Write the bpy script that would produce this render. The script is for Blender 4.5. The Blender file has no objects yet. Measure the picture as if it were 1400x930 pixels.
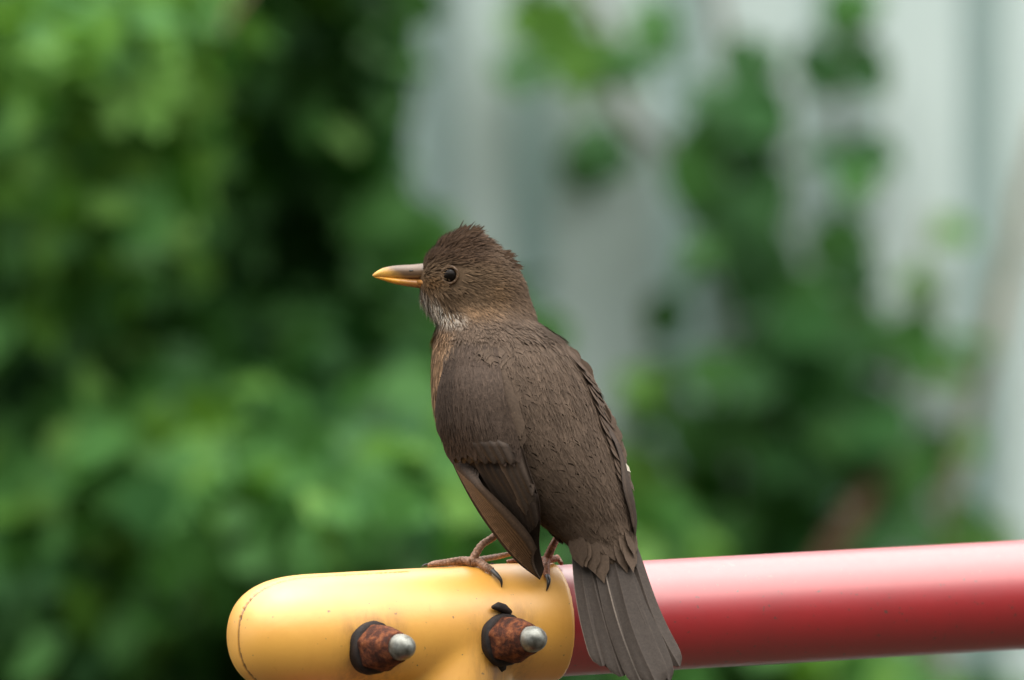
import bpy, bmesh, math, random
import numpy as np
from mathutils import Vector, Matrix
from mathutils.bvhtree import BVHTree

SC = bpy.context.scene
COL = SC.collection
RND = random.Random(7)
NR = np.random.default_rng(11)

# ------------------------------------------------------------------ camera
CAM_D = 4.0            # metres from the lens to the bird
CAM_H = 1.85
PX = 0.33e-3           # size of one photograph pixel at the bird
cam_data = bpy.data.cameras.new('camera')
cam_data.sensor_width = 36.0
cam_data.lens = 36.0 * CAM_D / (1400 * PX)
cam_data.clip_start = 0.05
cam_data.clip_end = 1000
cam_data.dof.use_dof = True
cam_data.dof.focus_distance = CAM_D - 0.012
cam_data.dof.aperture_fstop = cam_data.lens / 50.0
cam = bpy.data.objects.new('camera', cam_data)
COL.objects.link(cam)
cam.location = (0, -CAM_D, CAM_H)
cam.rotation_euler = (math.radians(90), 0, 0)
SC.camera = cam

# ------------------------------------------------------------------ world, sun, exposure
SUN_EL, SUN_AZ = math.radians(86), math.radians(180)     # azimuth clockwise from +Y
world = bpy.data.worlds.new('World')
SC.world = world
world.use_nodes = True
wn, wl = world.node_tree.nodes, world.node_tree.links
sky = wn.new('ShaderNodeTexSky')
sky.sky_type = 'NISHITA'
sky.sun_disc = False
sky.sun_elevation = SUN_EL
sky.sun_rotation = SUN_AZ
sky.dust_density = 4.0
grey = wn.new('ShaderNodeHueSaturation')                 # overcast: the cloud takes most of the blue away
grey.inputs['Saturation'].default_value = 0.12
wl.new(sky.outputs[0], grey.inputs['Color'])
wl.new(grey.outputs[0], wn['Background'].inputs[0])
wn['Background'].inputs[1].default_value = 0.15
sun_data = bpy.data.lights.new('sun', 'SUN')
sun_data.energy = 4.0
sun_data.angle = math.radians(110)
sun_data.color = (1.0, 0.95, 0.87)
sun = bpy.data.objects.new('sun', sun_data)
COL.objects.link(sun)
sd = Vector((math.sin(SUN_AZ) * math.cos(SUN_EL), math.cos(SUN_AZ) * math.cos(SUN_EL), math.sin(SUN_EL)))
sun.rotation_euler = sd.to_track_quat('Z', 'Y').to_euler()
SC.view_settings.view_transform = 'Standard'
SC.view_settings.look = 'None'
SC.view_settings.gamma = 1.0
SC.view_settings.exposure = 0.8
SC.cycles.use_denoising = True
SC.cycles.max_bounces = 8
SC.cycles.sample_clamp_indirect = 4.0

# ------------------------------------------------------------------ helpers
def P(px, py, y=0.0):
    """photograph pixel + depth y (m) -> world point"""
    k = (CAM_D + y) / CAM_D
    return Vector(((px - 700) * PX * k, y, CAM_H + (465 - py) * PX * k))

def to_px(p):
    k = (CAM_D + p[1]) / CAM_D
    return 700 + p[0] / (PX * k), 465 - (p[2] - CAM_H) / (PX * k)

def mesh(name, verts, faces, mat, parent=None, cols=None, smooth=True):
    m = bpy.data.meshes.new(name)
    m.from_pydata([tuple(v) for v in verts], [], faces)
    if cols is not None:
        a = m.color_attributes.new('tint', 'FLOAT_COLOR', 'POINT')
        c = np.ones((len(verts), 4), np.float32)
        c[:, :3] = np.asarray(cols, np.float32)
        a.data.foreach_set('color', c.ravel())
    m.materials.append(mat)
    if smooth:
        m.polygons.foreach_set('use_smooth', [True] * len(m.polygons))
    m.update()
    o = bpy.data.objects.new(name, m)
    COL.objects.link(o)
    if parent:
        o.parent = parent
    return o

def thing(name, label, cat, loc, group=None):
    o = bpy.data.objects.new(name, None)
    COL.objects.link(o)
    o.location = loc
    o['label'] = label
    o['category'] = cat
    if group:
        o['group'] = group
    return o

def settle():
    """parts were modelled in world space: keep them there under their moved parents"""
    bpy.context.view_layer.update()
    for o in list(COL.objects):
        if o.parent and o.get('_local') is None and o.parent.parent is None and o.parent.type == 'EMPTY':
            o.matrix_parent_inverse = o.parent.matrix_world.inverted()
    for o in list(COL.objects):
        if o.get('_local') is not None:
            del o['_local']

def smooth(a, b, x):
    t = np.clip((x - a) / (b - a), 0, 1)
    return t * t * (3 - 2 * t)

def catmull(pts, t):
    pts = np.asarray(pts, float)
    n = len(pts)
    t = np.clip(np.asarray(t, float), 0, n - 1 - 1e-9)
    i = np.floor(t).astype(int)
    f = (t - i)[..., None]
    p1, p2 = pts[i], pts[np.minimum(i + 1, n - 1)]
    p0 = np.where((i > 0)[..., None], pts[np.maximum(i - 1, 0)], 2 * p1 - p2)
    p3 = np.where((i + 2 < n)[..., None], pts[np.minimum(i + 2, n - 1)], 2 * p2 - p1)
    return 0.5 * (2 * p1 + (p2 - p0) * f + (2 * p0 - 5 * p1 + 4 * p2 - p3) * f**2 + (3 * p1 - p0 - 3 * p2 + p3) * f**3)

def tube(pts, radii, n=10, cap=True):
    """swept tube -> verts, faces"""
    pts = [Vector(p) for p in pts]
    V, F = [], []
    up = Vector((0.3, 0.9, 0.1)).normalized()
    for i, p in enumerate(pts):
        d = (pts[min(i + 1, len(pts) - 1)] - pts[max(i - 1, 0)]).normalized()
        a = d.cross(up)
        if a.length < 1e-4:
            a = d.cross(Vector((1, 0, 0)))
        a.normalize()
        up = a.cross(d).normalized()
        b = up
        for k in range(n):
            th = 2 * math.pi * k / n
            V.append(p + float(radii[i]) * (a * math.cos(th) + b * math.sin(th)))
        if i:
            o = (i - 1) * n
            for k in range(n):
                F.append((o + k, o + (k + 1) % n, o + n + (k + 1) % n, o + n + k))
    if cap:
        F.append(tuple(range(n))[::-1])
        o = (len(pts) - 1) * n
        F.append(tuple(range(o, o + n)))
    return V, F

class MB:
    def __init__(s):
        s.V, s.F, s.C = [], [], []
    def add(s, V, F, C=None):
        o = len(s.V)
        s.V += [tuple(v) for v in V]
        s.F += [tuple(i + o for i in f) for f in F]
        if C is not None:
            s.C += [tuple(c) for c in C]
    def build(s, name, mat, parent=None, smooth=True):
        return mesh(name, s.V, s.F, mat, parent, s.C if s.C else None, smooth)

# ------------------------------------------------------------------ materials
def new_mat(name, rough=0.6, spec=0.5):
    m = bpy.data.materials.new(name)
    m.use_nodes = True
    n, l = m.node_tree.nodes, m.node_tree.links
    b = n['Principled BSDF']
    b.inputs['Roughness'].default_value = rough
    b.inputs['Specular IOR Level'].default_value = spec
    return m, n, l, b

def noise(n, l, scale, detail=4, rough=0.6, coord='Object', stretch=None):
    tc = n.new('ShaderNodeTexCoord')
    t = n.new('ShaderNodeTexNoise')
    t.inputs['Scale'].default_value = scale
    t.inputs['Detail'].default_value = detail
    t.inputs['Roughness'].default_value = rough
    if stretch:
        mp = n.new('ShaderNodeMapping')
        mp.inputs['Scale'].default_value = stretch
        l.new(tc.outputs[coord], mp.inputs[0])
        l.new(mp.outputs[0], t.inputs['Vector'])
    else:
        l.new(tc.outputs[coord], t.inputs['Vector'])
    return t

def ramp(n, l, src, stops):
    r = n.new('ShaderNodeValToRGB')
    while len(r.color_ramp.elements) < len(stops):
        r.color_ramp.elements.new(0.5)
    for e, (p, c) in zip(r.color_ramp.elements, stops):
        e.position = p
        e.color = (*c, 1) if len(c) == 3 else c
    l.new(src, r.inputs[0])
    return r

def mixc(n, l, a, b, fac, mode='MIX'):
    m = n.new('ShaderNodeMix')
    m.data_type = 'RGBA'
    m.blend_type = mode
    for sock, v in ((m.inputs[6], a), (m.inputs[7], b), (m.inputs[0], fac)):
        if hasattr(v, 'is_output'):
            l.new(v, sock)
        elif isinstance(v, (tuple, list)):
            sock.default_value = (*v, 1)
        else:
            sock.default_value = v
    return m.outputs[2]

def bump(n, l, b, src, strength, dist):
    bp = n.new('ShaderNodeBump')
    bp.inputs['Strength'].default_value = strength
    bp.inputs['Distance'].default_value = dist
    l.new(src, bp.inputs['Height'])
    l.new(bp.outputs[0], b.inputs['Normal'])

def feather_mat(name, rough=0.7, spec=0.12):
    m, n, l, b = new_mat(name, rough, spec)
    at = n.new('ShaderNodeAttribute')
    at.attribute_name = 'tint'
    t = noise(n, l, 900, 3, 0.7)
    r = ramp(n, l, t.outputs[0], [(0.25, (0.54, 0.54, 0.54)), (0.75, (0.92, 0.92, 0.92))])
    c = mixc(n, l, at.outputs['Color'], r.outputs[0], 1.0, 'MULTIPLY')
    l.new(c, b.inputs['Base Color'])
    bump(n, l, b, t.outputs[0], 0.35, 0.0003)
    return m

M_FEATHER = feather_mat('plumage')
M_LONG = feather_mat('flight feather', 0.6, 0.2)
m, n, l, b = new_mat('horn', 0.32, 0.5)
at = n.new('ShaderNodeAttribute'); at.attribute_name = 'tint'
t = noise(n, l, 700, 4)
r = ramp(n, l, t.outputs[0], [(0.3, (0.8, 0.8, 0.8)), (0.7, (1.15, 1.15, 1.15))])
l.new(mixc(n, l, at.outputs['Color'], r.outputs[0], 1.0, 'MULTIPLY'), b.inputs['Base Color'])
M_HORN = m
m, n, l, b = new_mat('bird skin', 0.5, 0.4)
at = n.new('ShaderNodeAttribute'); at.attribute_name = 'tint'
v = n.new('ShaderNodeTexVoronoi'); v.inputs['Scale'].default_value = 900
tc = n.new('ShaderNodeTexCoord'); l.new(tc.outputs['Object'], v.inputs['Vector'])
r = ramp(n, l, v.outputs['Distance'], [(0.0, (1.25, 1.2, 1.15)), (0.7, (0.6, 0.55, 0.5))])
l.new(mixc(n, l, at.outputs['Color'], r.outputs[0], 1.0, 'MULTIPLY'), b.inputs['Base Color'])
bump(n, l, b, v.outputs['Distance'], 0.6, 0.0004)
M_SKIN = m
m, n, l, b = new_mat('claw', 0.35, 0.5)
b.inputs['Base Color'].default_value = (0.025, 0.02, 0.017, 1)
M_CLAW = m
m, n, l, b = new_mat('eye', 0.12, 0.08)
b.inputs['Base Color'].default_value = (0.008, 0.006, 0.005, 1)
M_EYE = m

def grime(n, l, base, dark, amount=1.0, scale=35, speck=.72):
    t1 = noise(n, l, scale, 6, 0.65)
    r1 = ramp(n, l, t1.outputs[0], [(0.42, (0, 0, 0)), (0.74, (0.65 * amount,) * 3)])
    t2 = noise(n, l, 430, 2, 0.5)
    r2 = ramp(n, l, t2.outputs[0], [(speck, (0, 0, 0)), (speck + .05, (0.75 * amount,) * 3)])
    c = mixc(n, l, base, dark, r1.outputs[0])
    c = mixc(n, l, c, (0.06, 0.045, 0.03), r2.outputs[0])
    t4 = noise(n, l, 150, 3, 0.6, stretch=(2.2, 2.2, .35))
    r4 = ramp(n, l, t4.outputs[0], [(0.66, (0, 0, 0)), (0.72, (0.4 * amount,) * 3)])
    return mixc(n, l, c, dark, r4.outputs[0]), t1

# yellow plastic
m, n, l, b = new_mat('yellow plastic', 0.42, 0.8)
c, t1 = grime(n, l, (0.80, 0.41, 0.065), (0.66, 0.275, 0.025), 1.0, 22)
at = n.new('ShaderNodeAttribute'); at.attribute_name = 'seam'
c = mixc(n, l, c, (0.045, 0.015, 0.008), at.outputs['Fac'])
at = n.new('ShaderNodeAttribute'); at.attribute_name = 'stain'
t5 = noise(n, l, 120, 5, 0.7, stretch=(1.5, 1.5, .5))
mu = n.new('ShaderNodeMath'); mu.operation = 'MULTIPLY'
r5 = ramp(n, l, t5.outputs[0], [(0.35, (0.05,) * 3), (0.7, (0.75,) * 3)])
l.new(at.outputs['Fac'], mu.inputs[0]); l.new(r5.outputs[0], mu.inputs[1])
c = mixc(n, l, c, (0.20, 0.07, 0.015), mu.outputs[0])
l.new(c, b.inputs['Base Color'])
t3 = noise(n, l, 260, 4, 0.6)
bump(n, l, b, t3.outputs[0], 0.12, 0.0006)
b.inputs['Coat Weight'].default_value = 0.55
b.inputs['Coat Roughness'].default_value = 0.46
b.inputs['Coat IOR'].default_value = 1.7
r3 = ramp(n, l, t1.outputs[0], [(0.3, (0.34,) * 3), (0.7, (0.5,) * 3)])
l.new(r3.outputs[0], b.inputs['Roughness'])
M_YELLOW = m
# red painted steel
m, n, l, b = new_mat('red paint', 0.4, 0.5)
c, t1 = grime(n, l, (0.37, 0.005, 0.011), (0.29, 0.008, 0.012), 1.1, 30, .675)
l.new(c, b.inputs['Base Color'])
t3 = noise(n, l, 180, 5, 0.65)
bump(n, l, b, t3.outputs[0], 0.10, 0.0006)
r3 = ramp(n, l, t3.outputs[0], [(0.3, (0.38,) * 3), (0.7, (0.5,) * 3)])
l.new(r3.outputs[0], b.inputs['Roughness'])
b.inputs['Coat Weight'].default_value = 1.0
b.inputs['Coat Roughness'].default_value = 0.34
b.inputs['Coat IOR'].default_value = 1.85
M_RED = m
# rust
m, n, l, b = new_mat('rusty steel', 0.85, 0.25)
t = noise(n, l, 260, 8, 0.7)
r = ramp(n, l, t.outputs[0], [(0.28, (0.014, 0.008, 0.006)), (0.47, (0.06, 0.018, 0.010)), (0.60, (0.18, 0.055, 0.020)), (0.74, (0.30, 0.13, 0.055))])
l.new(r.outputs[0], b.inputs['Base Color'])
bump(n, l, b, t.outputs[0], 0.8, 0.0012)
M_RUST = m
m, n, l, b = new_mat('zinc cap', 0.36, 0.5)
t = noise(n, l, 240, 5, 0.6)
r = ramp(n, l, t.outputs[0], [(0.35, (0.11, 0.11, 0.095)), (0.65, (0.30, 0.31, 0.28))])
l.new(r.outputs[0], b.inputs['Base Color'])
b.inputs['Metallic'].default_value = 0.7
r = ramp(n, l, t.outputs[0], [(0.3, (0.36,) * 3), (0.7, (0.6,) * 3)])
l.new(r.outputs[0], b.inputs['Roughness'])
bump(n, l, b, t.outputs[0], 0.2, 0.0006)
M_ZINC = m
m, n, l, b = new_mat('perished rubber', 0.7, 0.3)
t = noise(n, l, 300, 5, 0.7)
r = ramp(n, l, t.outputs[0], [(0.35, (0.008, 0.007, 0.007)), (0.75, (0.035, 0.022, 0.018))])
l.new(r.outputs[0], b.inputs['Base Color'])
bump(n, l, b, t.outputs[0], 0.5, 0.0008)
M_RUBBER = m
# fence paint
m, n, l, b = new_mat('weathered board paint', 0.55, 0.4)
t = noise(n, l, 9, 6, 0.6, stretch=(6, 6, 0.7))
r = ramp(n, l, t.outputs[0], [(0.3, (0.55, 0.675, 0.655)), (0.7, (0.635, 0.755, 0.735))])
l.new(r.outputs[0], b.inputs['Base Color'])
bump(n, l, b, t.outputs[0], 0.2, 0.004)
M_BOARD = m

def leaf_mat(name, a, bb, trans=0.25):
    m, n, l, b = new_mat(name, 0.55, 0.12)
    oi = n.new('ShaderNodeNewGeometry')
    t = noise(n, l, 60, 3, 0.6)
    rr = ramp(n, l, oi.outputs['Random Per Island'], [(0.0, a), (1.0, bb)])
    r2 = ramp(n, l, t.outputs[0], [(0.3, (0.8,) * 3), (0.7, (1.2,) * 3)])
    c = mixc(n, l, rr.outputs[0], r2.outputs[0], 1.0, 'MULTIPLY')
    l.new(c, b.inputs['Base Color'])
    tr = n.new('ShaderNodeBsdfTranslucent')
    c2 = mixc(n, l, c, (1.0, 1.0, 0.5), 1.0, 'MULTIPLY')
    l.new(c2, tr.inputs[0])
    ms = n.new('ShaderNodeMixShader')
    ms.inputs[0].default_value = trans
    l.new(b.outputs[0], ms.inputs[1]); l.new(tr.outputs[0], ms.inputs[2])
    l.new(ms.outputs[0], n['Material Output'].inputs[0])
    return m

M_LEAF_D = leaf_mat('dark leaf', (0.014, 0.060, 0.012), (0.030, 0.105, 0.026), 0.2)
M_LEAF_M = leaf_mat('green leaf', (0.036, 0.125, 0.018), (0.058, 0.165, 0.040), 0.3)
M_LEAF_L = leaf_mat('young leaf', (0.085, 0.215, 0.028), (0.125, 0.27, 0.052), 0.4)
m, n, l, b = new_mat('bark', 0.85, 0.2)
t = noise(n, l, 40, 5, 0.7)
r = ramp(n, l, t.outputs[0], [(0.3, (0.07, 0.04, 0.025)), (0.7, (0.17, 0.10, 0.06))])
l.new(r.outputs[0], b.inputs['Base Color'])
bump(n, l, b, t.outputs[0], 0.5, 0.004)
M_BARK = m
m, n, l, b = new_mat('pale dry stem', 0.8, 0.2)
t = noise(n, l, 30, 5, 0.7)
r = ramp(n, l, t.outputs[0], [(0.3, (0.22, 0.20, 0.13)), (0.7, (0.36, 0.32, 0.24))])
l.new(r.outputs[0], b.inputs['Base Color'])
M_DRY = m
m, n, l, b = new_mat('bare play area soil', 0.9, 0.15)
t = noise(n, l, 3, 8, 0.7)
r = ramp(n, l, t.outputs[0], [(0.3, (0.022, 0.017, 0.012)), (0.7, (0.055, 0.042, 0.031))])
l.new(r.outputs[0], b.inputs['Base Color'])
M_GROUND = m

# ------------------------------------------------------------------ ground
V = [(-400, -400, 0), (400, -400, 0), (400, 400, 0), (-400, 400, 0)]
g = mesh('ground', V, [(0, 1, 2, 3)], M_GROUND, smooth=False)
g['kind'] = 'structure'

# ------------------------------------------------------------------ board fence
FY = 3.0
def box(x0, x1, y0, y1, z0, z1, bv=0.004):
    bm = bmesh.new()
    bmesh.ops.create_cube(bm, size=1)
    for v in bm.verts:
        v.co = Vector((x0 if v.co.x < 0 else x1, y0 if v.co.y < 0 else y1, z0 if v.co.z < 0 else z1))
    if bv:
        bmesh.ops.bevel(bm, geom=bm.edges[:], offset=bv, segments=2, affect='EDGES')
    V = [v.co.copy() for v in bm.verts]
    for i, v in enumerate(bm.verts):
        v.index = i
    F = [tuple(v.index for v in f.verts) for f in bm.faces]
    bm.free()
    return V, F

fence = thing('board_fence', 'pale blue-grey fence of upright boards behind the bird', 'fence', (0.6, FY, 0))
def fx(px):
    return P(px, 0, FY).x
front = [(626, 700), (752, 892), (962, 1106), (1186, 1312), (1366, 1500)]
xs = []
for a, c in front:
    xs.append((fx(a), fx(c)))
x = xs[-1][1] + 0.04
while x < 2.6:
    w = RND.uniform(0.075, 0.09)
    xs.append((x, x + w)); x += w + RND.uniform(0.03, 0.045)
x = xs[0][0]
while x > -2.6:
    w = RND.uniform(0.075, 0.09); x -= RND.uniform(0.03, 0.045)
    xs.append((x - w, x)); x -= w
xs.sort()
for i, (a, c) in enumerate(xs):
    top = 2.62 + RND.uniform(-0.01, 0.01)
    mesh('board', *box(a, c, FY - 0.022, FY, 0.03, top), M_BOARD, fence, smooth=False)
    if i + 1 < len(xs):
        mesh('board', *box(c - 0.02, xs[i + 1][0] + 0.02, FY + 0.034, FY + 0.054, 0.03, top - 0.01), M_BOARD, fence, smooth=False)
for z in (0.35, 1.35, 2.4):
    mesh('rail', *box(-2.6, 2.6, FY + 0.001, FY + 0.033, z, z + 0.09), M_BOARD, fence, smooth=False)

# ------------------------------------------------------------------ leaves
def leaf_shape(kind):
    """outline in a unit leaf, x across, y along, slight cupping"""
    if kind == 0:      # ivy-like lobes
        o = [(0, 0), (.28, -.08), (.55, .12), (.38, .38), (.48, .62), (.2, .68), (0, 1.0)]
    elif kind == 1:    # heart
        o = [(0, 0), (.22, -.1), (.45, .1), (.5, .38), (.34, .7), (.12, .9), (0, 1.05)]
    else:              # oval
        o = [(0, 0), (.18, .12), (.33, .35), (.34, .58), (.22, .82), (.08, .97), (0, 1.05)]
    V = [(0, 0, 0), (0, .35, -.03), (0, .7, -.02), (0, 1.02, -.10)]
    R, L = [], []
    for px, py in o[1:-1]:
        R.append(len(V)); V.append((px, py, .10 * px - .10 * py * py))
    for px, py in o[1:-1]:
        L.append(len(V)); V.append((-px, py, .10 * px - .10 * py * py))
    F = []
    for S, s in ((R, 1), (L, -1)):
        q = [(0, S[0], S[1], 1), (1, S[1], S[2]), (1, S[2], S[3], 2), (2, S[3], S[4], 3)]
        F += [f if s > 0 else f[::-1] for f in q]
    return np.array(V), F

LEAVES = [leaf_shape(k) for k in range(3)]

def leaf_frames(pos, nrm, tip, size):
    """orient a leaf: tip direction as y, face normal as z"""
    z = nrm / np.linalg.norm(nrm)
    y = tip - z * np.dot(tip, z)
    y /= np.linalg.norm(y) + 1e-9
    x = np.cross(y, z)
    return np.stack([x, y, z], 1) * size

def scatter(name, mat_pts, parent):
    """mat_pts: {material: [(pos, normal, tip, size, kind)]} -> one foliage mesh with several materials"""
    V, F, MI = [], [], []
    off = 0
    mats = list(mat_pts)
    for mi, mt in enumerate(mats):
        for pos, nrm, tip, size, kind in mat_pts[mt]:
            lv, lf = LEAVES[kind]
            A = leaf_frames(pos, nrm, tip, size)
            V.append(lv @ A.T + pos)
            F += [tuple(i + off for i in f) for f in lf]
            MI += [mi] * len(lf)
            off += len(lv)
    V = np.concatenate(V)
    m = bpy.data.meshes.new(name)
    m.from_pydata(V.tolist(), [], F)
    for mt in mats:
        m.materials.append(mt)
    m.polygons.foreach_set('material_index', MI)
    m.polygons.foreach_set('use_smooth', [True] * len(F))
    o = bpy.data.objects.new(name, m)
    COL.objects.link(o)
    o.parent = parent
    o['kind'] = 'stuff'
    return o

def rnd_normal(bias=(0, -0.75, 0.65), spread=0.6):
    v = np.array(bias) + NR.normal(0, spread, 3)
    return v / np.linalg.norm(v)

# ---- hedge at the left
hedge = thing('leafy_hedge', 'tall dense green hedge filling the left side behind the bar', 'hedge', (-0.6, 2.5, 0))
# bright sprays and dark hollows as seen in the photograph: (px, py, radius px, amount of push towards the viewer in m)
sprays = [(60, 70, 120, .45), (210, 60, 110, .35), (170, 290, 120, .40), (40, 230, 90, .2), (40, 420, 80, .3), (150, 560, 90, .3),
          (300, 520, 80, .25), (470, 660, 120, .35), (600, 610, 100, .30), (220, 690, 110, .3), (60, 640, 90, .2), (330, 660, 80, .2),
          (240, 800, 120, .3), (120, 880, 110, .25), (440, 760, 120, .3), (560, 740, 110, .3), (420, 430, 60, .1), (450, 150, 60, .1),
          (560, 250, 50, .1), (20, 800, 100, .2)]
hollows = [(430, 270, 120, .5), (470, 330, 110, .5), (330, 350, 90, .4), (250, 400, 80, .4), (130, 190, 60, .3), (80, 480, 70, .35),
           (490, 100, 80, .35), (380, 60, 60, .25), (360, 480, 70, .3), (170, 780, 60, .25), (20, 120, 40, .2), (340, 880, 80, .3),
           (520, 480, 80, .25), (140, 430, 60, .3)]
def front_y(px, py):
    y = 2.25
    for cx, cy, r, a in sprays:
        y -= a * math.exp(-((px - cx)**2 + (py - cy)**2) / (r * r))
    for cx, cy, r, a in hollows:
        y += .48 * a * math.exp(-((px - cx)**2 + (py - cy)**2) / (r * r))
    return y
def edge_px(py):          # right-hand limit of the hedge in the picture
    return float(np.interp(py, [-400, 0, 230, 300, 420, 600, 760, 930, 1500], [512, 518, 528, 575, 700, 780, 840, 870, 800]))
pts = {M_LEAF_D: [], M_LEAF_M: [], M_LEAF_L: []}
def add_leaf(px, py, y, size, lightness):
    p = np.array(P(px, py, y))
    if p[2] < 0.05:
        return
    r = NR.random() + lightness
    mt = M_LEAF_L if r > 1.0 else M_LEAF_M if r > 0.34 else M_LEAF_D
    tip = np.array([NR.normal(0, .7), -0.3, -0.8 + NR.normal(0, .35)])
    pts[mt].append((p, rnd_normal(), tip, size, int(NR.integers(0, 3))))
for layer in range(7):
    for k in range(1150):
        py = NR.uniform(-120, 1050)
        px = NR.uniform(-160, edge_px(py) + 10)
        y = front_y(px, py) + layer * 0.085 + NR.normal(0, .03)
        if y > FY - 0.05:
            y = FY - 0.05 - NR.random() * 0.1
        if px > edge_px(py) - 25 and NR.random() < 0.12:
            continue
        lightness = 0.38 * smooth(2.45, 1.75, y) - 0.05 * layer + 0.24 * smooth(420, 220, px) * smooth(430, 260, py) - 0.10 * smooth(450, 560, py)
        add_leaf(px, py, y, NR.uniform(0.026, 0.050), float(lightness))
for k in range(5200):     # the rest of the hedge, out of frame
    x = NR.uniform(-2.6, -0.08); z = NR.uniform(0.05, 2.85)
    y = 2.2 + NR.random()**1.5 * 0.7 + 0.12 * math.sin(5 * x + 3 * z)
    q = to_px((x, y, z))
    if -130 < q[0] < 1400 and -120 < q[1] < 1040 or q[0] > edge_px(q[1]):
        continue
    mt = M_LEAF_M if NR.random() > .4 else M_LEAF_D
    pts[mt].append((np.array([x, y, z]), rnd_normal(), np.array([NR.normal(0, .7), -.3, -.8]), NR.uniform(.06, .09), int(NR.integers(0, 3))))
scatter('foliage', pts, hedge)
def branch(name, pl, r0, r1, mat, parent, n=8):
    pl = np.array([tuple(p) for p in pl])
    t = np.linspace(0, len(pl) - 1, 6 * len(pl))
    c = catmull(pl, t) + NR.normal(0, r0 * 0.15, (len(t), 3))
    return mesh(name, *tube(c, np.linspace(r0, r1, len(t)), n), mat, parent)
branch('branch', [P(60, 1000, 1.98), P(72, 850, 1.98), P(88, 690, 1.98), P(120, 600, 2.1)], .006, .003, M_BARK, hedge)
branch('branch', [P(200, 190, 2.1), P(270, 90, 2.05), P(350, -30, 2.1)], .0035, .002, M_BARK, hedge)
for k in range(9):
    x = -2.4 + k * 0.27
    branch('stem', [(x, 2.8, 0), (x + RND.uniform(-.05, .05), 2.85, .8), (x + RND.uniform(-.1, .1), 2.85, 1.6), (x + RND.uniform(-.15, .15), 2.85, 2.5)], .016, .006, M_BARK, hedge)

# ---- unseen hedge added behind the camera to darken reflections in the glossy bar
reflected_hedge = thing('unseen_hedge', 'tall dark green garden hedge on the far side of the play area', 'hedge', (0, -14, 0))
pts = {M_LEAF_D: [], M_LEAF_M: []}
for k in range(9000):
    x = NR.uniform(-18, 18)
    top = 9.3 + 1.2 * math.sin(.7 * x) + .6 * math.sin(1.9 * x + 1)
    z = NR.uniform(.2, top)
    y = -13 - NR.random() * 1.6 + .5 * math.sin(1.3 * x + z)
    pts[M_LEAF_D if NR.random() < .7 else M_LEAF_M].append((np.array([x, y, z]), rnd_normal((0, .8, .5), .5), np.array([NR.normal(0, .7), .3, -.8]), NR.uniform(.3, .5), int(NR.integers(0, 3))))
scatter('foliage', pts, reflected_hedge)
for k in range(12):
    x = -16.5 + 3 * k
    branch('stem', [(x, -14, 0), (x + .1, -14, 2.2), (x - .1, -14.1, 5.5)], .12, .04, M_BARK, reflected_hedge)

# ---- climber on the fence: every leaf its own part
LEAF_MESH = {}
def leaf_object(parent, pos, nrm, tip, size, kind, mat):
    key = (kind, mat.name)
    if key not in LEAF_MESH:
        lv, lf = LEAVES[kind]
        m = bpy.data.meshes.new('leaf')
        m.from_pydata(lv.tolist(), [], lf)
        m.materials.append(mat)
        m.polygons.foreach_set('use_smooth', [True] * len(lf))
        LEAF_MESH[key] = m
    o = bpy.data.objects.new('leaf', LEAF_MESH[key])
    COL.objects.link(o)
    A = leaf_frames(np.array(pos), nrm, tip, size)
    M = Matrix([[*A[0], pos[0]], [*A[1], pos[1]], [*A[2], pos[2]], [0, 0, 0, 1]])
    o.parent = parent
    o.matrix_basis = M
    return o

vine = thing('climbing_vine', 'thick dark green climber trailing down the middle of the pale fence', 'climber', (fx(1050), FY - 0.05, 0))
D_, M_, L_ = M_LEAF_D, M_LEAF_M, M_LEAF_L
clumps = [  # px, py, spread, leaves, material, size m
    (855, 30, 24, 7, M_, .055), (775, 40, 26, 6, L_, .055), (705, 85, 20, 5, L_, .055), (735, 15, 22, 5, L_, .05), (850, 75, 12, 2, D_, .05),
    (815, 185, 18, 3, D_, .055), (850, 212, 12, 2, D_, .05), (790, 200, 10, 1, M_, .05),
    (1010, 120, 35, 9, D_, .06), (950, 185, 30, 7, M_, .055), (1035, 185, 28, 6, D_, .06), (960, 250, 25, 4, M_, .055), (1020, 235, 20, 4, D_, .055),
    (1152, 82, 24, 5, D_, .055), (1165, 5, 22, 4, M_, .05), (1142, 205, 26, 6, D_, .055), (1160, 235, 12, 2, M_, .05),
    (1000, 300, 25, 4, D_, .055), (1050, 300, 25, 5, D_, .06), (1040, 360, 25, 6, D_, .06), (1110, 320, 22, 4, M_, .055), (1160, 335, 25, 4, D_, .055),
    (940, 330, 22, 3, M_, .05), (930, 410, 14, 2, M_, .05),
    (1090, 410, 35, 10, D_, .06), (1135, 450, 30, 8, D_, .06), (1060, 480, 30, 7, D_, .06), (1150, 520, 35, 8, D_, .06), (1100, 560, 35, 8, M_, .055),
    (1040, 540, 30, 6, M_, .055), (985, 570, 28, 6, M_, .055), (890, 515, 20, 4, L_, .055), (925, 495, 22, 4, M_, .055), (990, 480, 20, 4, M_, .05),
    (1140, 590, 35, 9, D_, .06), (1120, 640, 30, 7, D_, .06), (1190, 600, 30, 6, D_, .06), (1225, 595, 22, 4, M_, .055), (1080, 600, 25, 5, M_, .055),
    (950, 620, 25, 3, M_, .05), (900, 660, 32, 7, L_, .055), (960, 690, 30, 6, M_, .055), (1060, 680, 32, 6, M_, .055), (1110, 700, 32, 8, D_, .06),
    (1190, 690, 30, 6, M_, .055), (900, 720, 30, 6, M_, .055), (1000, 730, 30, 6, M_, .055), (1200, 730, 30, 6, D_, .055), (860, 610, 25, 3, L_, .055),
]
order = 0
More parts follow.
